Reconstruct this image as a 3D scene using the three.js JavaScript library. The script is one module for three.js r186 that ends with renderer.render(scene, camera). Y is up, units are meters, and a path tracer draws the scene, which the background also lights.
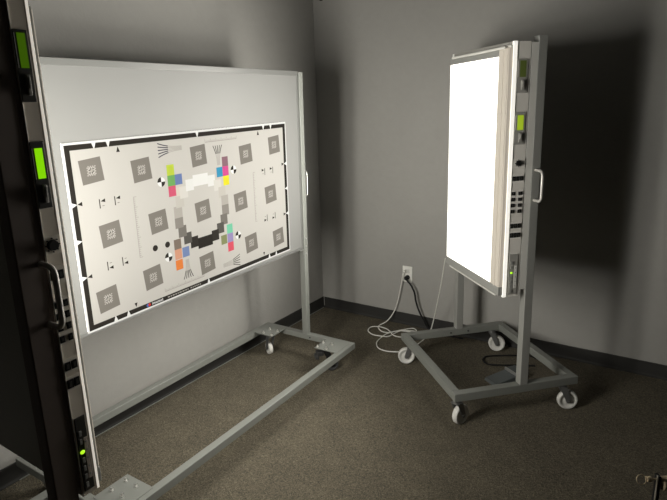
import * as THREE from 'three';
import { RoundedBoxGeometry } from 'three/addons/geometries/RoundedBoxGeometry.js';
import { mergeGeometries } from 'three/addons/utils/BufferGeometryUtils.js';
import { RectAreaLightUniformsLib } from 'three/addons/lights/RectAreaLightUniformsLib.js';

// ---------------------------------------------------------------- camera, exposure, main lights
const scene = new THREE.Scene();
scene.background = new THREE.Color(0x000000);
const camera = new THREE.PerspectiveCamera(49.48, 667 / 500, 0.05, 30);
camera.position.set(2.2371, 1.5, 3.2044);
camera.rotation.order = 'YXZ';
camera.rotation.set(-0.2331, 0.592, -0.0308);
camera.setViewOffset(667, 500, 3.136, 16.736, 667, 500);
const renderer = new THREE.WebGLRenderer({ antialias: true });
renderer.toneMapping = THREE.LinearToneMapping;
renderer.toneMappingExposure = 1.0;
renderer.shadowMap.enabled = true;
RectAreaLightUniformsLib.init();
const PANEL_LIGHT = { far: 0.6, near: 6.5 };     // radiance of each diffuser's even spread
const PANEL_BEAM = { far: 17.5, near: 12 };   // candela of each panel's forward beam (the diffuser throws most light ahead)
const PANEL_COLOUR = new THREE.Color().setRGB(1.0, 0.972, 0.90);
const PANEL_GLOW = 1.6;                 // what the eye sees of the diffuser

// ---------------------------------------------------------------- helpers
let seed = 7;
const rnd = () => { seed = (seed * 1664525 + 1013904223) >>> 0; return seed / 4294967296; };
const used = {};
function numbered(n) { used[n] = (used[n] || 0) + 1; return used[n] === 1 ? n : n + '_' + String(used[n] - 1).padStart(3, '0'); }
function mesh(name, geos, mat, parent) {
  const list = (Array.isArray(geos) ? geos : [geos]).map(g => { const q = g.index ? g.toNonIndexed() : g; for (const k of Object.keys(q.attributes)) if (!['position', 'normal', 'uv'].includes(k)) q.deleteAttribute(k); return q; });
  const m = new THREE.Mesh(list.length > 1 ? mergeGeometries(list) : list[0], mat);
  m.name = parent && parent !== scene ? name : numbered(name);
  m.castShadow = m.receiveShadow = true;
  (parent || scene).add(m);
  return m;
}
function tag(o, label, category, group) { o.userData.label = label; o.userData.category = category; if (group) o.userData.group = group; return o; }
function thing(name, label, category, pos = [0, 0, 0], turn = 0) {
  const g = new THREE.Group(); g.name = numbered(name); scene.add(g); g.position.set(...pos); g.rotation.y = turn; return tag(g, label, category);
}
function struct(name, geos, mat, parent) { const m = mesh(name, geos, mat, parent); m.userData.kind = 'structure'; return m; }
// box between two corners, edges rounded by r
function bx(x0, x1, y0, y1, z0, z1, r = 0) {
  const w = Math.abs(x1 - x0), h = Math.abs(y1 - y0), d = Math.abs(z1 - z0);
  const g = r > 0 ? new RoundedBoxGeometry(w, h, d, 2, Math.min(r, w / 2.01, h / 2.01, d / 2.01)) : new THREE.BoxGeometry(w, h, d);
  g.translate((x0 + x1) / 2, (y0 + y1) / 2, (z0 + z1) / 2); return g;
}
const V = (x, y, z) => new THREE.Vector3(x, y, z);
function tube(pts, r, seg = 60, closed = false, tension = 0.5) {
  const c = new THREE.CatmullRomCurve3(pts.map(p => V(...p)), closed, 'centripetal', tension);
  return new THREE.TubeGeometry(c, seg, r, 8, closed);
}
// a handle: a bent rod that leaves a face at two points
function uRod(p0, p1, out, r, bend = 0.022) {
  const a = V(...p0), b = V(...p1), o = V(...out), d = b.clone().sub(a).normalize();
  const L = o.length(), n = o.clone().normalize(), pts = [];
  pts.push(a.clone().addScaledVector(n, -0.004)); pts.push(a.clone().addScaledVector(n, L - bend));
  for (let i = 1; i <= 5; i++) { const t = i / 6 * Math.PI / 2; pts.push(a.clone().addScaledVector(n, L - bend + bend * Math.sin(t)).addScaledVector(d, bend * (1 - Math.cos(t)))); }
  pts.push(a.clone().addScaledVector(n, L).addScaledVector(d, bend));
  const q = b.clone().addScaledVector(n, L);
  pts.push(q.clone().addScaledVector(d, -bend));
  for (let i = 1; i <= 5; i++) { const t = i / 6 * Math.PI / 2; pts.push(b.clone().addScaledVector(n, L - bend + bend * Math.cos(t)).addScaledVector(d, -bend * (1 - Math.sin(t)))); }
  pts.push(b.clone().addScaledVector(n, L - bend)); pts.push(b.clone().addScaledVector(n, -0.004));
  const path = new THREE.CurvePath(); for (let i = 0; i < pts.length - 1; i++) path.add(new THREE.LineCurve3(pts[i], pts[i + 1]));
  return new THREE.TubeGeometry(new THREE.CatmullRomCurve3(pts, false, 'centripetal'), 70, r, 10);
}

// ---------------------------------------------------------------- textures
function noiseField(n, cells, rng) {
  const g = new Float32Array(cells * cells); for (let i = 0; i < g.length; i++) g[i] = rng();
  const out = new Float32Array(n * n), s = cells / n;
  for (let y = 0; y < n; y++) for (let x = 0; x < n; x++) {
    const fx = x * s, fy = y * s, x0 = fx | 0, y0 = fy | 0; let u = fx - x0, v = fy - y0; u = u * u * (3 - 2 * u); v = v * v * (3 - 2 * v);
    const x1 = (x0 + 1) % cells, y1 = (y0 + 1) % cells;
    out[y * n + x] = (g[y0 * cells + x0] * (1 - u) + g[y0 * cells + x1] * u) * (1 - v) + (g[y1 * cells + x0] * (1 - u) + g[y1 * cells + x1] * u) * v;
  }
  return out;
}
function dataTex(n, f, srgb) {
  const d = new Uint8Array(n * n * 4);
  for (let i = 0; i < n * n; i++) { const c = f(i); d[i * 4] = c[0]; d[i * 4 + 1] = c[1]; d[i * 4 + 2] = c[2]; d[i * 4 + 3] = 255; }
  const t = new THREE.DataTexture(d, n, n); t.wrapS = t.wrapT = THREE.RepeatWrapping; t.magFilter = THREE.LinearFilter; t.minFilter = THREE.LinearMipmapLinearFilter; t.generateMipmaps = true;
  if (srgb) t.colorSpace = THREE.SRGBColorSpace; t.needsUpdate = true; return t;
}
const cl = v => Math.max(0, Math.min(255, Math.round(v)));
const cn = 1024;                                                     // one metre of carpet
const cf = noiseField(cn, 512, rnd), cm = noiseField(cn, 200, rnd), cb = noiseField(cn, 14, rnd), cfl = noiseField(cn, 400, rnd);
const carpetMap = dataTex(cn, i => {
  let v = 0.62 + 0.44 * (cf[i] - 0.5) + 0.2 * (cm[i] - 0.5) + 0.06 * (cb[i] - 0.5);
  if (cfl[i] > 0.95) v += 0.2; 
  return [cl(150 * v), cl(140 * v), cl(121 * v)];
}, true);
const carpetBump = dataTex(cn, i => { const v = 255 * (0.6 * cf[i] + 0.4 * cm[i]); return [cl(v), cl(v), cl(v)]; });
const wn = 512;
const wf = noiseField(wn, 128, rnd), wm = noiseField(wn, 40, rnd), wb = noiseField(wn, 6, rnd);
const wallBump = dataTex(wn, i => { const v = 255 * (0.5 * wf[i] + 0.5 * wm[i]); return [cl(v), cl(v), cl(v)]; });
const wallMap = dataTex(wn, i => { const v = 1 + 0.02 * (wb[i] - 0.5) + 0.015 * (wm[i] - 0.5); return [cl(233 * v), cl(233 * v), cl(233 * v)]; }, true);

function std(r, g, b, rough = 0.6, metal = 0, extra = {}) { return new THREE.MeshStandardMaterial({ color: new THREE.Color().setRGB(r, g, b), roughness: rough, metalness: metal, ...extra }); }
const M = {
  wall: std(0.375, 0.365, 0.34, 0.75, 0, { map: wallMap, bumpMap: wallBump, bumpScale: 0.0006 }),
  ceiling: std(0.06, 0.06, 0.058, 0.9),
  carpet: std(0.84, 0.825, 0.75, 0.95, 0, { map: carpetMap, bumpMap: carpetBump, bumpScale: 0.004 }),
  base: std(0.02, 0.019, 0.017, 0.75),
  paint: std(0.2, 0.206, 0.187, 0.42),
  postPaint: std(0.28, 0.28, 0.26, 0.4),
  postNearShaded: std(0.15, 0.118, 0.1, 0.6),  // post paint darkened and warmed: shade on the near unit put into colour
  sideNearWarmLit: std(0.86, 0.77, 0.65, 0.6),  // side paint tinted warm: bounced light on the near unit put into colour
  plateNearWarmLit: std(0.9, 0.83, 0.72, 0.6),  // same warm bounce tint painted into the connector plates
  rail: std(0.7, 0.69, 0.64, 0.4),
  board: std(0.153, 0.153, 0.146, 0.6),
  boardRail: std(0.12, 0.121, 0.114, 0.4),
  chartEdge: std(0.9, 0.9, 0.88, 0.5),
  handle: std(0.62, 0.6, 0.56, 0.35, 0.35),
  silver: std(0.78, 0.77, 0.74, 0.28, 0.9),
  fork: std(0.2, 0.2, 0.195, 0.4, 0.6),
  steel: std(0.45, 0.45, 0.44, 0.35, 0.8),
  wheel: std(0.62, 0.61, 0.57, 0.45),
  tread: std(0.5, 0.5, 0.47, 0.6),
  black: new THREE.MeshPhysicalMaterial({ color: new THREE.Color().setRGB(0.012, 0.012, 0.012), roughness: 0.6, specularIntensity: 0.4 }),
  rubber: std(0.03, 0.03, 0.03, 0.6),
  housing: std(0.34, 0.33, 0.30, 0.45),
  side: std(0.78, 0.75, 0.69, 0.45),
  sidePlate: std(0.84, 0.81, 0.75, 0.45),
  trim: std(0.9, 0.89, 0.86, 0.3, 0.2),
  bezel: std(0.30, 0.30, 0.28, 0.4),
  sleeveGlow: std(0.40, 0.375, 0.325, 0.6, 0, { emissive: new THREE.Color().setRGB(0.22, 0.19, 0.155), emissiveIntensity: 1 }),  // emissive added to stand for diffuser spill on the frame, not a lamp
  dark: std(0.02, 0.02, 0.02, 0.5),
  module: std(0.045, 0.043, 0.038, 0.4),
  moduleGrey: std(0.36, 0.35, 0.32, 0.4),
  edgeBright: std(0.8, 0.78, 0.72, 0.4, 0, { emissive: PANEL_COLOUR, emissiveIntensity: 0.65 }),
  edgeSoft: std(0.8, 0.78, 0.72, 0.4, 0, { emissive: new THREE.Color().setRGB(0.5, 0.46, 0.40), emissiveIntensity: 1 }),
  lcdFarDim: std(0.10, 0.13, 0.03, 0.3, 0, { emissive: new THREE.Color().setRGB(0.012, 0.016, 0.003), emissiveIntensity: 1 }),
  lcdFar: std(0.2, 0.3, 0.03, 0.3, 0, { emissive: new THREE.Color().setRGB(0.24, 0.33, 0.012), emissiveIntensity: 1 }),
  lcdDim: std(0.03, 0.06, 0.01, 0.3, 0, { emissive: new THREE.Color().setRGB(0.03, 0.075, 0.0), emissiveIntensity: 1 }),
  lcd: std(0.05, 0.1, 0.01, 0.3, 0, { emissive: new THREE.Color().setRGB(0.22, 0.66, 0.0), emissiveIntensity: 1 }),
  led: std(0.2, 0.6, 0.02, 0.3, 0, { emissive: new THREE.Color().setRGB(0.5, 1.0, 0.02), emissiveIntensity: 1 }),
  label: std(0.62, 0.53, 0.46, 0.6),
  white: std(0.78, 0.77, 0.72, 0.4),
  cordWhite: std(0.72, 0.71, 0.66, 0.5),
  brass: std(0.9, 0.74, 0.5, 0.45, 0.2),
  pedal: std(0.09, 0.1, 0.1, 0.5),
};

// ---------------------------------------------------------------- the room
const RX = 5.6, RZ = 7.0, RH = 2.9;
function uvBox(g, s = 1) {   // uv in metres from the dominant axis of each face
  g = g.index ? g.toNonIndexed() : g; const p = g.attributes.position, n = g.attributes.normal, uv = g.attributes.uv;
  for (let i = 0; i < p.count; i++) {
    const ax = Math.abs(n.getX(i)), ay = Math.abs(n.getY(i)), az = Math.abs(n.getZ(i));
    if (ay > ax && ay > az) uv.setXY(i, p.getX(i) * s, p.getZ(i) * s); else if (ax > az) uv.setXY(i, p.getZ(i) * s, p.getY(i) * s); else uv.setXY(i, p.getX(i) * s, p.getY(i) * s);
  }
  return g;
}
struct('floor', uvBox(bx(-0.1, RX + 0.1, -0.1, 0, -0.1, RZ + 0.1)), M.carpet);
struct('ceiling', bx(-0.1, RX + 0.1, RH, RH + 0.1, -0.1, RZ + 0.1), M.ceiling);
struct('wall_left', uvBox(bx(-0.1, 0, 0, RH, 0, RZ)), M.wall);
struct('wall_back', uvBox(bx(-0.1, RX + 0.1, 0, RH, -0.1, 0)), M.wall);
struct('wall_right', uvBox(bx(RX, RX + 0.1, 0, RH, 0, RZ)), M.wall);
struct('wall_front', uvBox(bx(-0.1, RX + 0.1, 0, RH, RZ, RZ + 0.1)), M.wall);
// vinyl cove base: a thin strip with a rounded top and a flared toe
function coveShape() { const s = new THREE.Shape(); s.moveTo(0, 0); s.lineTo(0.013, 0); s.lineTo(0.0125, 0.003); s.quadraticCurveTo(0.005, 0.006, 0.005, 0.018); s.lineTo(0.005, 0.079); s.quadraticCurveTo(0.0045, 0.0813, 0, 0.0813); s.closePath(); return s; }
function cove(len) { return new THREE.ExtrudeGeometry(coveShape(), { depth: len, bevelEnabled: false, curveSegments: 5 }); }
struct('baseboard_left', cove(RZ), M.base);
struct('baseboard_back', cove(RX - 0.013).rotateY(-Math.PI / 2).translate(RX, 0, 0), M.base);
struct('trim_1', bx(0.0125, 0.0165, 0, 0.004, 0.02, 2.3, 0.001), M.paint);   // pale bead where the cove meets the carpet
struct('baseboard_right', cove(RZ - 0.02).rotateY(Math.PI).translate(RX, 0, RZ - 0.005), M.base);

// ---------------------------------------------------------------- casters
function lathe(pts, seg = 28) { return new THREE.LatheGeometry(pts.map(p => new THREE.Vector2(p[0], p[1])), seg); }
// swivel caster under height top at (x, z); axis = direction of the axle in the local plane
function caster(parent, x, z, top, R, wid, axis, opt = {}) {
  const yaw = Math.atan2(-axis[1], axis[0]);                    // local x of the caster becomes the axle
  const trail = opt.trail ?? 0.028, c = Math.cos(yaw), s = Math.sin(yaw);
  const put = g => { g.rotateY(yaw); g.translate(x, 0, z); return g; };
  const wz = trail, fw = wid / 2 + 0.004;
  const cheek = sx => {                                          // a tapering fork leg
    const sh = new THREE.Shape(); sh.moveTo(-0.017, top - 0.012); sh.lineTo(0.02, top - 0.012); sh.lineTo(wz + 0.011, R + 0.004); sh.absarc(wz, R, 0.011, 0.3, Math.PI + 0.3, true); sh.lineTo(-0.017, top - 0.012);
    const g = new THREE.ExtrudeGeometry(sh, { depth: 0.003, bevelEnabled: false, curveSegments: 6 }); g.rotateY(-Math.PI / 2); g.translate(sx * fw + (sx > 0 ? 0.003 : 0), 0, 0); return g;
  };
  const plate = bx(-fw - 0.003, fw + 0.003, top - 0.0145, top - 0.011, -0.02, 0.022, 0.001);
  const race = new THREE.CylinderGeometry(0.017, 0.019, 0.011, 20); race.translate(0, top - 0.0055, 0);
  const axle = new THREE.CylinderGeometry(0.006, 0.006, wid + 0.02, 12); axle.rotateZ(Math.PI / 2); axle.translate(0, R, wz);
  const body = mesh('caster', [cheek(1), cheek(-1), plate, race, axle].map(put), opt.forkMat || M.fork, parent);
  const h = wid / 2, prof = [[0.010, -h * 0.7], [R * 0.34, -h * 0.75], [R * 0.4, -h * 0.45], [R * 0.66, -h * 0.45], [R * 0.72, -h * 0.85], [R * 0.9, -h], [R * 0.98, -h * 0.65], [R, -h * 0.25], [R, h * 0.25], [R * 0.98, h * 0.65], [R * 0.9, h], [R * 0.72, h * 0.85], [R * 0.66, h * 0.45], [R * 0.4, h * 0.45], [R * 0.34, h * 0.75], [0.010, h * 0.7]];
  const w = lathe(prof); w.rotateZ(Math.PI / 2); w.translate(0, R, wz);
  mesh('wheel', put(w), opt.wheelMat || M.wheel, body);
  if (opt.brake) {
    const b = [bx(-fw - 0.006, fw + 0.006, top - 0.045, top - 0.018, -0.052, -0.012, 0.006), bx(-fw - 0.006, fw + 0.006, top - 0.062, top - 0.036, -0.062, -0.04, 0.006)];
    mesh('brake_pedal', b.map(put), M.rubber, body);
  }
  return body;
}

// ---------------------------------------------------------------- the chart stand
const AO = [0.0868, 0, 0.7299], AT = 0.0144;
{
  const t = thing('chart_stand', 'light grey rolling metal stand with a big backing board that carries the test chart', 'stand', AO, AT);
  const s = 0.0354, yt = 0.153, yb = 0.118, L = 0.63, N = 1.602, H = 1.6733;
  // post and board lean a little into the room
  const lean = g => { g.translate(0, -0.15, 0); g.applyMatrix4(new THREE.Matrix4().set(1, 0.0228, 0, 0, 0, 1, 0, 0, 0, 0.0156, 1, 0, 0, 0, 0, 1)); g.translate(0, 0.15, 0); return g; };
  for (const z of [0, N - s]) {
    mesh('foot_bar', bx(-0.02, L, yb, yt, z, z + s, 0.003), M.paint, t);
    mesh('post', lean(bx(0.28, 0.3152, yt - 0.001, H, z, z + s, 0.003)), M.paint, t);
  }
  mesh('front_bar', bx(L - s, L, yb, yt, s, N - s, 0.003), M.paint, t);
  mesh('back_bar', bx(-0.02, 0.0147, yb, yt, s, N - s, 0.003), M.paint, t);
  // board: a sheet in a frame of thin rails
  const p0 = s + 0.001, p1 = N - s - 0.001, f = 0.3075;
  mesh('backing_board', lean(bx(f - 0.02, f - 0.003, 0.70, 1.6583, p0 + 0.004, p1 - 0.004)), M.board, t);
  mesh('board_rail', lean(bx(f - 0.024, f + 0.001, 1.6533, 1.6783, p0, p1, 0.002)), M.boardRail, t);
  mesh('board_rail', lean(bx(f - 0.024, f + 0.001, 0.688, 0.7030, p0, p1, 0.002)), M.boardRail, t);
  mesh('board_stile', lean(bx(f - 0.024, f, 0.7031, 1.6532, p0, p0 + 0.010, 0.002)), M.boardRail, t);
  mesh('board_stile', lean(bx(f - 0.024, f, 0.7031, 1.6532, p1 - 0.010, p1, 0.002)), M.boardRail, t);
  for (const [z, d] of [[s, 1], [N - s, -1]]) {      // brackets under the board
    mesh('bracket', [lean(bx(f - 0.03, f + 0.004, 0.655, 0.687, z, z + d * 0.004)), lean(bx(f - 0.03, f + 0.004, 0.683, 0.687, z, z + d * 0.035))], M.paint, t);
    for (const y of [0.66, 0.705, 0.75]) { const b = new THREE.CylinderGeometry(0.005, 0.005, 0.006, 8); b.rotateZ(Math.PI / 2); b.translate(0.316, y, z - d * 0.016); mesh('screw', lean(b), M.steel, t); }
  }
  mesh('handle', lean(uRod([0.302, 1.135, 0.0005], [0.302, 0.995, 0.0005], [0, 0, -0.028], 0.0045, 0.012)), M.silver, t);
  { const k = new THREE.CylinderGeometry(0.005, 0.005, 0.004, 10); k.rotateX(Math.PI / 2); k.translate(0.335, (yt + yb) / 2, s + 0.001); mesh('screw', k, M.dark, t); }
  // caster plates in the corners, each with four bolts, and the casters
  const P = 0.135;
  const corners = [[0.0147, s, 1, 1, [-0.5, 0.87], { R: 0.038, q: 0.68 }], [L - s, s, -1, 1, [-0.77, -0.64], { R: 0.038, q: 0.68, brake: true, forkMat: M.black, wheelMat: M.rubber }], [0.0147, N - s, 1, -1, [0.9, 0.2], { R: 0.038 }], [L - s, N - s, -1, -1, [0.8, 0.6], { R: 0.038, brake: true, forkMat: M.black }]];
  for (const [x, z, dx, dz, ax, o] of corners) {
    const x1 = x + dx * P, z1 = z + dz * P;
    const pl = mesh('caster_plate', bx(Math.min(x - dx * 0.012, x1), Math.max(x - dx * 0.012, x1), yt - 0.002, yt + 0.003, Math.min(z - dz * 0.012, z1), Math.max(z - dz * 0.012, z1), 0.001), M.paint, t);
    const q = o.q ?? 0.55, cx = x + dx * (P * q), cz = z + dz * (P * q);
    for (const [i, j] of [[-1, -1], [1, -1], [-1, 1], [1, 1]]) {
      const head = new THREE.CylinderGeometry(0.0075, 0.0075, 0.006, 6); head.translate(cx + i * 0.03, yt + 0.006, cz + j * 0.03);
      const stem = new THREE.CylinderGeometry(0.004, 0.004, 0.014, 10); stem.translate(cx + i * 0.03, yt + 0.010, cz + j * 0.03);
      mesh('bolt', [head, stem], M.silver, pl);
    }
    caster(t, cx, cz, yt - 0.002, o.R, 0.026, ax, { ...o, trail: o.q ? 0.04 : 0.026 });
  }
}

// ---------------------------------------------------------------- the chart (flat print)
function chartTexture() {
  const U = 128, c = document.createElement('canvas'); c.width = 16 * U; c.height = 9 * U; const g = c.getContext('2d');
  const paper = '#d9d6d0', ink = '#2e2a25', grey = '#8a857e', white = '#ffffff';
  const R = (x, y, w, h, f) => { g.fillStyle = f; g.fillRect(x * U, y * U, w * U, h * U); };
  const poly = (pts, f) => { g.fillStyle = f; g.beginPath(); pts.forEach((p, i) => i ? g.lineTo(p[0] * U, p[1] * U) : g.moveTo(p[0] * U, p[1] * U)); g.closePath(); g.fill(); };
  const line = (pts, w, f) => { g.strokeStyle = f; g.lineWidth = w * U; g.beginPath(); pts.forEach((p, i) => i ? g.lineTo(p[0] * U, p[1] * U) : g.moveTo(p[0] * U, p[1] * U)); g.stroke(); };
  R(0, 0, 16, 9, white); R(0.09, 0.1, 15.83, 8.81, ink); R(0.34, 0.34, 15.32, 8.33, paper);
  // white notches in the border
  for (const x of [1.55, 2.3, 7.95, 13.66, 14.4]) { poly([[x - 0.11, 0.09], [x + 0.11, 0.09], [x + 0.02, 0.35], [x - 0.02, 0.35]], white); poly([[x - 0.11, 8.92], [x + 0.11, 8.92], [x + 0.02, 8.66], [x - 0.02, 8.66]], white); }
  for (const y of [2.78, 4.5, 6.26]) { poly([[0.08, y - 0.12], [0.08, y + 0.12], [0.36, y]], white); poly([[15.93, y - 0.12], [15.93, y + 0.12], [15.65, y]], white); }
  // black pointers inside the border
  for (const x of [2.8, 13.11]) { poly([[x, 0.38], [x - 0.1, 0.64], [x + 0.1, 0.64]], ink); poly([[x, 8.62], [x - 0.09, 8.4], [x + 0.09, 8.4]], ink); }
  for (const y of [2.78, 6.26]) { poly([[0.36, y], [0.6, y - 0.1], [0.6, y + 0.1]], ink); poly([[15.64, y], [15.4, y - 0.1], [15.4, y + 0.1]], ink); }
  // slanted grey squares with a registration mark
  const sq = [[1.28, 1.35], [14.68, 1.4], [1.28, 7.65], [14.72, 7.72], [1.88, 4.5], [4.75, 4.5], [7.95, 4.53], [11.15, 4.56], [14.1, 4.6], [4.03, 1.67], [11.86, 1.7], [4.04, 7.38], [11.92, 7.45], [7.94, 1.38], [7.97, 7.7]];
  for (const [x, y] of sq) {
    g.save(); g.translate(x * U, y * U); g.rotate(-0.087); g.fillStyle = grey; g.fillRect(-0.565 * U, -0.565 * U, 1.13 * U, 1.13 * U); g.restore();
    const q = 0.058; for (let i = -4; i < 4; i++) for (let j = -4; j < 4; j++) {
      const ring = Math.max(Math.abs(i + 0.5), Math.abs(j + 0.5)); let f = null;
      if (ring > 3) f = (i + j) & 1 ? '#c9c5be' : null; else if (ring > 2) f = (i + j) & 1 ? '#d0ccc6' : '#a8a39d'; else if (ring > 1) f = (i + j) & 1 ? '#605b56' : '#c4bfb9'; else f = '#bab5ae';
      if (f) R(x + i * q, y + j * q, q, q, f);
    }
  }
  // colour patches
  const w = 0.5, h = 0.57;
  const patches = [[5.6, 1.63, '#c6d94a'], [5.6, 2.2, '#78b566'], [6.1, 2.2, '#7186bb'], [5.6, 2.77, '#e0607f'], [9.74, 1.66, '#94707c'], [9.74, 2.23, '#e0559c'], [9.24, 2.23, '#3f9cc4'], [9.74, 2.8, '#f2ea34'],
    [5.62, 5.74, '#887a6e'], [5.62, 6.31, '#e2a588'], [6.16, 6.31, '#7f93c2'], [5.62, 6.92, '#f28b42'], [9.76, 5.78, '#82d8b4'], [9.76, 6.35, '#a598cb'], [9.22, 6.35, '#8f9668'], [9.76, 6.92, '#e85b70']];
  for (const [x, y, f] of patches) R(x, y, w, h, f);
  R(6.1, 2.9, 0.5, 0.5, '#e6d9cf');
  // ring of twenty grey patches, white above and black below
  const tone = ['#f8f8f6', '#f5f5f3', '#e6e3dc', '#d3cfc7', '#bfbab3', '#99948d', '#827d77', '#5f5c57', '#332f2a', '#2a2621'];
  for (let k = 0; k < 20; k++) {
    const a = (9 + 18 * k) * Math.PI / 180, x = 7.94 + 1.84 * Math.sin(a), y = 4.55 - 1.84 * Math.cos(a); const i = k < 10 ? k : 19 - k;
    R(x - 0.29, y - 0.32, 0.58, 0.64, tone[i]);
  }
  // quartered circles and black dots
  const disc = (x, y, r, f, a0 = 0, a1 = Math.PI * 2) => { g.fillStyle = f; g.beginPath(); g.moveTo(x * U, y * U); g.arc(x * U, y * U, r * U, a0, a1); g.closePath(); g.fill(); };
  for (const [x, y] of [[5.18, 2.46], [10.68, 2.53], [5.18, 6.58], [10.73, 6.65]]) { disc(x, y, 0.25, white); disc(x, y, 0.25, ink, Math.PI, Math.PI * 1.5); disc(x, y, 0.25, ink, 0, Math.PI * 0.5); }
  disc(4.36, 5.86, 0.165, ink); disc(5.18, 5.87, 0.165, ink);
  // little flags
  const flag = (x, y, sx, sy) => { line([[x, y - 0.04 * sy], [x, y + 0.4 * sy]], 0.045, ink); poly([[x + 0.06 * sx, y + 0.07 * sy], [x + 0.3 * sx, y - 0.03 * sy], [x + 0.3 * sx, y + 0.14 * sy]], ink); line([[x + 0.12 * sx, y + 0.3 * sy], [x + 0.24 * sx, y + 0.3 * sy]], 0.03, '#8a857e'); };
  flag(1.48, 2.76, 1, 1); flag(2.31, 2.76, 1, 1); flag(1.48, 6.2, 1, -1); flag(2.33, 6.2, 1, -1);
  flag(13.6, 2.86, -1, 1); flag(14.43, 2.86, -1, 1); flag(13.62, 6.32, -1, -1); flag(14.47, 6.32, -1, -1);
  // hyperbolic wedges: bundles of lines that close up
  const wedge = (x0, y0, dx, dy, nx, ny, len, w0, w1, n, col) => { for (let i = 0; i < n; i++) { const k = i / (n - 1) - 0.5, pts = []; for (let j = 0; j <= 12; j++) { const q = j / 12, ww = w1 + (w0 - w1) * Math.pow(1 - q, 2.4); pts.push([x0 + dx * len * q + nx * k * ww, y0 + dy * len * q + ny * k * ww]); } line(pts, 0.03, '#b4b0a9'); line(pts.slice(0, 6), 0.05, col); } };
  wedge(5.16, 0.82, 1, 0, 0, 1, 1.6, 0.72, 0.2, 5, '#4b4856'); wedge(9.45, 0.95, 0, 1, 1, 0, 1.15, 0.72, 0.2, 5, '#55534e');
  wedge(6.45, 8.15, 0, -1, 1, 0, 1.1, 0.7, 0.2, 5, '#55534e'); wedge(10.75, 8.25, -1, 0, 0, 1, 1.5, 0.72, 0.2, 5, '#6d6a66');
  // faint rulers
  const ruler = (x, y, dx, dy, len, side) => { line([[x, y], [x + dx * len, y + dy * len]], 0.018, '#98938b'); for (let i = 0; i <= 30; i++) { const q = i / 30 * len, l = i % 5 ? 0.1 : 0.18; line([[x + dx * q, y + dy * q], [x + dx * q + dy * l * side, y + dy * q + dx * l * side]], 0.016, '#98938b'); } };
  ruler(3.36, 2.95, 0, 1, 3.15, 1); ruler(12.44, 2.95, 0, 1, 3.2, 1); ruler(8.5, 0.7, 1, 0, 2.6, -1); ruler(4.72, 8.42, 1, 0, 2.9, -1);
  // maker's line in the lower border
  g.textBaseline = 'middle';
  poly([[3.5, 8.79], [3.61, 8.68], [3.72, 8.79], [3.61, 8.9]], '#d9433f'); poly([[3.4, 8.79], [3.51, 8.68], [3.56, 8.73], [3.5, 8.79], [3.56, 8.85], [3.51, 8.9]], '#4f7fd0');
  g.fillStyle = white; g.font = 'bold ' + Math.round(0.2 * U) + 'px sans-serif'; g.fillText('imatest', 3.78 * U, 8.79 * U);
  const row = (x0, x1, y) => { let x = x0; while (x < x1) { const l = 0.05 + rnd() * 0.16; R(x, y - 0.035, Math.min(l, x1 - x), 0.07, '#b9b6b0'); x += l + 0.045; } };
  row(4.85, 6.35, 8.79); row(6.5, 7.3, 8.79);
  const t = new THREE.CanvasTexture(c); t.colorSpace = THREE.SRGBColorSpace; t.anisotropy = 8; return t;
}
{
  const w = 1.2536, h = 0.7026, d = 0.004;
  const g = thing('test_chart', 'white camera test chart with grey slanted squares and colour patches inside a black border', 'chart');
  const edge = mesh('chart_sheet', bx(-d, 0, -h / 2, h / 2, -w / 2, w / 2), M.chartEdge, g);
  const face = new THREE.PlaneGeometry(w, h); face.rotateY(Math.PI / 2); face.translate(0.0004, 0, 0);
  mesh('chart_print', face, new THREE.MeshPhysicalMaterial({ map: chartTexture(), color: new THREE.Color().setRGB(0.37, 0.37, 0.37), roughness: 0.9, specularIntensity: 0.25 }), g);
  // on the board: same lean as the board
  const q = 0.0228, uy = 1.0562, lx = 0.3075 + q * (uy - 0.15) + d - 0.0028, lz = (0.1615 + 1.4151) / 2 + 0.0156 * (uy - 0.15);
  const p = V(lx, uy, lz).applyAxisAngle(V(0, 1, 0), AT);
  g.position.set(AO[0] + p.x, p.y, AO[2] + p.z);
  g.rotation.set(0, 0, 0); g.rotation.order = 'YZX'; g.rotation.y = AT; g.rotation.z = -Math.atan(q); g.rotation.x = Math.atan(0.0156);
}

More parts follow.
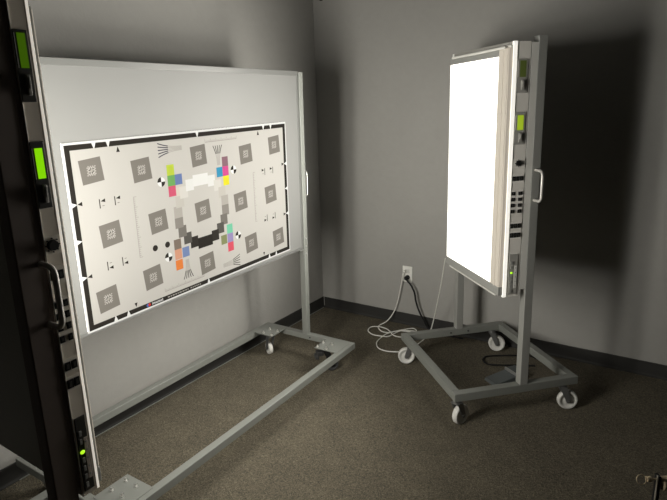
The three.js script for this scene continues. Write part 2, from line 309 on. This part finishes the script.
// ---------------------------------------------------------------- the two light panels
// a: from the front of the box to its back, b: from the far post to the near post; m = -1 mirrors a
function lightPanel(label, pos, turn, m, opt) {
  const t = thing('light_panel', label, 'light panel', pos, turn);
  const B = (a0, a1, y0, y1, b0, b1, r = 0) => bx(m * a0, m * a1, y0, y1, b0, b1, r);
  const s = 0.0393, yt = 0.1733, yb = 0.1330, La = 0.6493, Lb = 0.7294, pa = opt.depth.post, pw = opt.depth.postWidth, pd = 0.041, H = 1.75;
  // rolling base
  mesh('base_bar', B(0, La, yb, yt, Lb - s, Lb, 0.003), M.paint, t);
  mesh('base_bar', B(0, La, yb, yt, 0, s, 0.003), M.paint, t);
  mesh('base_bar', B(0, s, yb, yt, s, Lb - s, 0.003), M.paint, t);
  mesh('base_bar', B(La - s, La, yb, yt, s, Lb - s, 0.003), M.paint, t);
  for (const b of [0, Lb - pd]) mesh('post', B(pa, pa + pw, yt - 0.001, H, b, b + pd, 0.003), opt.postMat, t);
  for (const c of opt.casters) caster(t, m * c[0], c[1], yb, 0.049, 0.03, [m * c[2], c[3]], { trail: 0.03 });
  for (const a of [0.3, 0.41]) { const k = new THREE.CylinderGeometry(0.005, 0.005, 0.004, 10); k.rotateX(Math.PI / 2); k.translate(m * a, (yt + yb) / 2, s + 0.001); mesh('screw', k, M.dark, t); }
  // box
  const a1 = opt.depth.edge, a2 = opt.depth.back, b0 = 0.15, b1 = 0.7294, y0 = 0.6268, y1 = 1.7286, ch = opt.depth.strip;
  mesh('light_housing', B(a1 + ch, a2, y0, y1, b0, b1 - 0.004, 0.002), M.housing, t);
  const sp = mesh('side_panel', B(a1 + ch, a2, y0 + 0.001, y1 - 0.001, b1 - 0.0042, b1), opt.sideMat, t);
  // the front edge
  mesh('diffuser_edge', B(a1, a1 + ch, y0, y1, b1 - 0.012, b1 + 0.0006, 0.001), opt.edgeMat, t);   // bare edge of the light-guide sheet, lit from inside
  mesh('edge_trim', B(a1, a1 + ch, y0, y1, b0, b0 + 0.02, 0.003), M.trim, t);
  mesh('edge_trim', B(a1, a1 + ch, y1 - 0.02, y1, b0 + 0.02, b1 - 0.012, 0.003), M.housing, t);
  mesh('edge_trim', B(a1, a1 + ch, y0, y0 + 0.02, b0 + 0.02, b1 - 0.012, 0.003), M.housing, t);
  mesh('front_pan', B(a1 + 0.004, a1 + ch, y0 + 0.02, y1 - 0.02, b0 + 0.02, b1 - 0.02), M.housing, t);
  // raised front frame around the diffuser
  const ag = opt.depth.front, g0 = 0.1734, g1 = 0.6526, h0 = 0.6756, h1 = 1.6739, f0 = 0.1712, f1 = 0.725, k0 = 0.634, k1 = 1.704;
  mesh('bezel', B(ag, a1 + 0.004, h1, k1, f0, g1, 0.003), M.bezel, t);
  mesh('bezel', B(ag, a1 + 0.004, k0, h0, f0, f1, 0.004), M.bezel, t);
  mesh('bezel', B(ag, a1 + 0.004, h0, h1, f0, g0, 0.002), M.bezel, t);
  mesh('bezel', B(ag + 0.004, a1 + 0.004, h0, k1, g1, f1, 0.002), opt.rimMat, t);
  mesh('diffuser_margin', B(ag, ag + 0.0045, h0, k1 - 0.004, g1, f1 - 0.004, 0.002), M.sleeveGlow, t);
  mesh('bezel_bead', B(ag - 0.004, ag + 0.001, h0, h1 + 0.02, g1 + 0.032, g1 + 0.042, 0.002), M.sleeveGlow, t);
  mesh('cover_rail', B(ag - 0.006, ag + 0.004, k1 - 0.004, k1 + 0.006, f0 + 0.03, f1 - 0.02, 0.003), M.white, t);
  mesh('cover_rail', B(ag + 0.012, ag + 0.024, k1 - 0.002, k1 + 0.010, f0 + 0.02, f1, 0.003), M.rail, t);
  mesh('cover_rail', B(ag - 0.004, ag + 0.004, k0 - 0.004, k0 + 0.002, f0 + 0.05, f1 - 0.02, 0.002), M.rail, t);
  mesh('diffuser', B(ag + 0.003, ag + 0.01, h0 - 0.001, h1 + 0.001, g0 - 0.001, g1 + 0.001), new THREE.MeshStandardMaterial({ color: 0xdddddd, roughness: 0.6, emissive: PANEL_COLOUR, emissiveIntensity: PANEL_GLOW }), t);
  const lamp = new THREE.RectAreaLight(PANEL_COLOUR, PANEL_LIGHT[opt.light], g1 - g0, h1 - h0);
  lamp.position.set(m * (ag - 0.002), (h0 + h1) / 2, (g0 + g1) / 2); lamp.rotation.y = m > 0 ? Math.PI / 2 : -Math.PI / 2; lamp.name = 'panel_light'; t.add(lamp);
  for (let i = 0; i < 2; i++) for (let j = 0; j < 4; j++) {      // the forward beam, spread over the same face
    const sp2 = new THREE.SpotLight(PANEL_COLOUR, PANEL_BEAM[opt.light] / 8, 0, (opt.light === 'far' ? 76 : 80) * Math.PI / 180, 1, 2);
    const bb = g0 + (g1 - g0) * (i + 0.5) / 2, hh = h0 + (h1 - h0) * (j + 0.5) / 4;
    sp2.position.set(m * (ag - 0.004), hh, bb); sp2.target.position.set(m * (ag - 1), hh, bb); sp2.castShadow = true; sp2.shadow.radius = 5.5; sp2.name = 'panel_beam'; t.add(sp2, sp2.target);
  }
  // hanger rails between box and posts
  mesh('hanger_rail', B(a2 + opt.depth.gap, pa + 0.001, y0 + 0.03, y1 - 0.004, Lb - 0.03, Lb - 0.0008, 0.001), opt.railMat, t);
  mesh('hanger_rail', B(a2, pa, y0 + 0.03, y1 - 0.004, 0.002, b0 + 0.03, 0.002), M.paint, t);
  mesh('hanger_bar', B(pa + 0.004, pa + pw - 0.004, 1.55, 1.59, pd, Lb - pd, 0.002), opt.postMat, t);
  mesh('back_spacer', B(a2 - 0.001, a2 + 0.0041, y0 + 0.05, y1 - 0.03, Lb - 0.028, Lb - 0.012), M.dark, t);
  // handle on the near post, on the viewer's left of its face
  const hr = pa + pw * (m > 0 ? 0.42 : 0.1);
  mesh('handle', uRod([m * hr, 1.197, Lb], [m * hr, 1.065, Lb], [0, 0, 0.052], 0.0062, 0.02), M.handle, t);
  // controls on the near side; r runs from the viewer's left edge to the right
  const pw0 = a1 + ch, pww = a2 - pw0, at = r => m > 0 ? pw0 + r * pww : a2 - r * pww;
  const C = (r0, r1, yA, yB, z0, z1, rd = 0) => B(at(r0), at(r1), yA, yB, b1 + z0, b1 + z1, rd);
  const Y = p => (419.845 - p) / (222.943 - 0.08856 * p);        // height along the side
  mesh('edge_highlight', C(0, 0.035, y0 + 0.003, y1 - 0.003, -0.001, 0.0025, 0.0008), M.rail, t);  // pale strip painted in for light catching the housing edge
  const disp = (p0, p1, q0, q1, e0, e1, mat) => {
    const d = mesh('display', C(0.05, 0.82, Y(p1), Y(p0), -0.0005, 0.003, 0.001), opt.moduleMat, t);
    mesh('screen', C(0.24, 0.68, Y(q1), Y(q0), 0.003, 0.0038), mat, d);
    mesh('light_strip', C(0.1, 0.135, Y(q1), Y(q0), 0.003, 0.0036), M.sidePlate, d);
    mesh('selector', [C(0.36, 0.6, Y(e1), Y(e0), 0.003, 0.008, 0.002), C(0.42, 0.54, Y(e1) + 0.012, Y(e0) - 0.004, 0.008, 0.011, 0.001)], M.housing, d);
  };
  disp(59, 93, 60.5, 77, 80, 90, opt.lcdDim);
  disp(112, 144.6, 115.2, 130, 133, 142, opt.lcd);
  const plate = (p0, p1) => mesh('connector_plate', C(0.02, 0.97, Y(p1), Y(p0), -0.0005, 0.0012), opt.plateMat, t);
  plate(158.6, 168); plate(174, 183); plate(190, 214); plate(222, 229.5); plate(231.5, 239);
  { const k = new THREE.CylinderGeometry(0.0105, 0.012, 0.008, 18); k.rotateX(Math.PI / 2); k.translate(m * at(0.47), Y(163.3), b1 + 0.005); mesh('jack', k, M.black, t);
    for (let i = 0; i < 8; i++) { const a = i / 8 * Math.PI * 2, q = new THREE.CylinderGeometry(0.0016, 0.0016, 0.003, 6); q.rotateX(Math.PI / 2); q.translate(m * at(0.47) + Math.cos(a) * 0.0145, Y(163.3) + Math.sin(a) * 0.0145, b1 + 0.0025); mesh('pin', q, M.black, t); } }
  const sock = (r0, r1, p0, p1) => { const q = mesh('socket', C(r0, r1, Y(p1), Y(p0), 0.0011, 0.0036, 0.001), M.black, t); mesh('insert', C(r0 + (r1 - r0) * 0.3, r0 + (r1 - r0) * 0.7, Y(p1 - 1), Y(p0 + 1), 0.0035, 0.0042), M.module, q); };
  for (const [p0, p1] of [[176.3, 180.8], [223.6, 228], [232.8, 237.4]]) { const n = opt.sockets; for (let i = 0; i < n; i++) { const w = 0.84 / n; sock(0.08 + i * w, 0.08 + (i + 0.9) * w, p0, p1); } }
  for (const p of [193.4, 199.3, 205.3, 211.3]) for (const r of [0.05, 0.58]) sock(r, r + 0.3, p - 1.75, p + 1.75);
  const st = mesh('switch_strip', C(0.14, 0.82, Y(294), Y(254), -0.0005, 0.003, 0.001), opt.moduleMat, t);
  mesh('label_strip', C(0.52, 0.76, Y(288), Y(265.6), 0.003, 0.0042, 0.0005), opt.labelMat, st);
  for (let i = 0; i < 5; i++) { const y = Y(267.8 + i * 4.5), d = new THREE.CylinderGeometry(0.0024, 0.0024, 0.001, 10); d.rotateX(Math.PI / 2); d.translate(m * at(0.64), y, b1 + 0.0045); mesh('screw', d, M.steel, st); }
  for (const p of [262.5, 267, 277, 281.5, 286, 290.5]) mesh('switch', C(0.24, 0.42, Y(p + 1.4), Y(p - 1.4), 0.003, 0.006, 0.0008), M.bezel, st);
  { const d = new THREE.SphereGeometry(0.0052, 14, 10); d.scale(1.1, 0.9, 0.55); d.translate(m * at(0.33), Y(272.6), b1 + 0.004); mesh('indicator', d, M.led, st); }
  return t;
}
lightPanel('light panel showing its white glowing face, on a grey wheeled frame by the outlet', [0.9048, 0, 0.5073], 0.8048, 1,
  { light: 'far', depth: { front: 0.1984, edge: 0.2205, strip: 0.0155, back: 0.2991, post: 0.3341, postWidth: 0.041, gap: 0.004 }, rimMat: M.sleeveGlow, labelMat: M.white, postMat: M.postPaint, sideMat: M.side, plateMat: M.sidePlate, railMat: M.rail, moduleMat: M.moduleGrey, lcd: M.lcdFar, lcdDim: M.lcdFarDim, edgeMat: M.edgeBright, sockets: 3, casters: [[0.045, 0.055, -0.3, 0.95], [0.02, 0.71, -0.45, -0.9], [0.578, 0.708, 0.25, -0.97], [0.575, 0.028, 0.4, -0.9]] });
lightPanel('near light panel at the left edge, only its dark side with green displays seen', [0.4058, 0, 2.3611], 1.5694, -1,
  { light: 'near', depth: { front: 0.2135, edge: 0.2255, strip: 0.006, back: 0.2675, post: 0.2765, postWidth: 0.051, gap: 0.001 }, rimMat: M.housing, labelMat: M.label, postMat: M.postNearShaded, sideMat: M.sideNearWarmLit, plateMat: M.plateNearWarmLit, railMat: M.postNearShaded, moduleMat: M.module, lcd: M.lcd, lcdDim: M.lcdDim, edgeMat: M.edgeSoft, sockets: 2, casters: [[0.045, 0.055, 0.3, 0.95], [0.045, 0.690, 0.3, 0.9], [0.605, 0.690, 0.9, 0.3], [0.605, 0.05, 0.1, 1]] });

// ---------------------------------------------------------------- outlet and cords by the back wall
{
  const t = thing('power_outlet', 'white double power outlet low on the wall with a black plug in it', 'outlet', [0.7035, 0.365, 0]);
  const pl = mesh('wall_plate', bx(-0.035, 0.035, -0.056, 0.056, 0, 0.006, 0.003), M.white, t);
  for (const y of [0.022, -0.022]) {
    const r = mesh('receptacle', bx(-0.017, 0.017, y - 0.015, y + 0.015, 0.005, 0.008, 0.004), M.wheel, t);
    mesh('slot', [bx(-0.008, -0.006, y - 0.003, y + 0.006, 0.0079, 0.0083), bx(0.006, 0.008, y - 0.003, y + 0.006, 0.0079, 0.0083)], M.dark, r);
  }
  const sc = new THREE.CylinderGeometry(0.003, 0.003, 0.002, 10); sc.rotateX(Math.PI / 2); sc.translate(0, 0, 0.0065); mesh('screw', sc, M.silver, t);
}
{
  const t = thing('black_power_cord', 'thick black power cord hanging from the wall outlet to the floor', 'cord');
  const k = new THREE.CylinderGeometry(0.014, 0.016, 0.03, 18); k.rotateX(Math.PI / 2); k.translate(0.708, 0.345, 0.023); mesh('plug', k, M.black, t);
  mesh('cable', tube([[0.708, 0.345, 0.034], [0.722, 0.338, 0.052], [0.748, 0.318, 0.055], [0.778, 0.262, 0.052], [0.79, 0.2, 0.052], [0.815, 0.13, 0.05], [0.845, 0.075, 0.046], [0.875, 0.025, 0.045], [0.93, 0.0065, 0.05], [1.02, 0.0065, 0.052], [1.12, 0.0065, 0.05]], 0.0062, 110), M.black, t);
}
{
  const t = thing('white_cable', 'thin white cable coiled on the carpet between the outlet and the glowing light panel', 'cable');
  const pts = [[0.690, 0.388, 0.012], [0.686, 0.378, 0.035], [0.683, 0.353, 0.034], [0.667, 0.275, 0.03], [0.641, 0.16, 0.03], [0.615, 0.085, 0.035], [0.585, 0.028, 0.075]];
  const fl = [[0.548, 0.125], [0.569, 0.172], [0.614, 0.204], [0.662, 0.196], [0.722, 0.123], [0.775, 0.055], [0.81, 0.085], [0.73, 0.138], [0.702, 0.201], [0.689, 0.263], [0.65, 0.286], [0.589, 0.284], [0.528, 0.243], [0.521, 0.19], [0.554, 0.151], [0.617, 0.154], [0.668, 0.192], [0.716, 0.229], [0.767, 0.228], [0.815, 0.19], [0.79, 0.128], [0.741, 0.132], [0.704, 0.162], [0.662, 0.224], [0.659, 0.316], [0.676, 0.394], [0.718, 0.445], [0.778, 0.459], [0.85, 0.44], [0.898, 0.375], [0.905, 0.28], [0.912, 0.19]];
  fl.forEach(([x, z], i) => pts.push([x, 0.0042 + 0.004 * ((i % 3) === 1 ? 1 : 0) + (i > 6 ? 0.003 : 0), z]));
  pts.push([0.93, 0.05, 0.135], [0.963, 0.15, 0.155], [1.022, 0.32, 0.233], [1.09, 0.52, 0.335], [1.128, 0.634, 0.398]);
  mesh('cord', tube(pts, 0.0036, 420), M.cordWhite, t);
  mesh('plug', bx(0.681, 0.699, 0.378, 0.396, 0.0065, 0.03, 0.004), M.cordWhite, t);
}
tag(mesh('dark_cable', tube([[1.62, 0.006, 0.12], [1.541, 0.006, 0.059 + 0.03], [1.471, 0.006, 0.126], [1.365, 0.006, 0.191], [1.326, 0.006, 0.229], [1.325, 0.006, 0.275], [1.37, 0.006, 0.314], [1.443, 0.006, 0.286], [1.505, 0.006, 0.25], [1.604, 0.006, 0.2]], 0.005, 90), M.black), 'thin black cable looped on the carpet inside the far wheeled frame', 'cable');
{
  // low wedge of two stepped slabs
  const t = thing('foot_pedal', 'flat dark grey foot pedal lying on the carpet under the far light panel', 'foot pedal', [1.505, 0, 0.425], 0.98);
  const sh = new THREE.Shape(); sh.moveTo(-0.11, 0); sh.lineTo(0.03, 0); sh.lineTo(0.03, 0.03); sh.lineTo(-0.105, 0.012); sh.closePath();
  const g = new THREE.ExtrudeGeometry(sh, { depth: 0.09, bevelEnabled: true, bevelSize: 0.002, bevelThickness: 0.002, bevelSegments: 1 }); g.translate(0, 0, -0.045); mesh('tread_plate', g, M.pedal, t);
  mesh('housing', bx(0.032, 0.10, 0, 0.042, -0.05, 0.05, 0.006), M.pedal, t);
  mesh('hinge_bar', bx(0.026, 0.036, 0.03, 0.046, -0.048, 0.048, 0.003), M.steel, t);
}
// ---------------------------------------------------------------- slim post with a ring pin at the lower right
{
  const t = thing('pin_post', 'slim dark metal post with brass knob and small pull ring at lower right', 'post', [2.2455, 0, 1.9625], 0.592);
  mesh('upright', bx(-0.004, 0.003, 0.02, 0.692, -0.008, 0.008, 0.002), M.black, t);
  mesh('edge_strip', bx(-0.0065, -0.004, 0.02, 0.695, 0.004, 0.009, 0.0008), M.silver, t);
  mesh('foot', [bx(-0.09, 0.09, 0, 0.02, -0.02, 0.02, 0.004), bx(-0.02, 0.02, 0, 0.02, -0.09, 0.09, 0.004)], M.black, t);
  const kn = lathe([[0, 0.010], [0.013, 0.010], [0.015, 0.013], [0.015, 0.03], [0.0145, 0.04], [0, 0.041]], 20); kn.rotateZ(-Math.PI / 2); kn.translate(-0.004, 0.672, 0.002); mesh('knob', kn, M.brass, t);
  const pin = new THREE.CylinderGeometry(0.0022, 0.0022, 0.016, 10); pin.rotateZ(Math.PI / 2); pin.translate(-0.012, 0.683, 0.002);
  const col = []; for (let i = 0; i < 3; i++) { const q = new THREE.TorusGeometry(0.0045, 0.0018, 8, 16); q.rotateY(Math.PI / 2); q.translate(-0.018 - i * 0.0035, 0.6835, 0.002); col.push(q); }
  mesh('pull_pin', [pin, ...col], M.brass, t);
  const ring = new THREE.TorusGeometry(0.0105, 0.0011, 8, 32); ring.rotateX(-0.35); ring.translate(-0.0375, 0.683, 0.002); mesh('ring', ring, M.brass, t);
}
// small black clip high in the corner
tag(mesh('wall_clip', [bx(0.06, 0.078, 2.172, 2.186, 0, 0.012, 0.002), bx(0.066, 0.072, 2.18, 2.21, 0, 0.006, 0.001)], M.black), 'tiny black clip high on the wall beside the room corner', 'clip');

renderer.render(scene, camera);
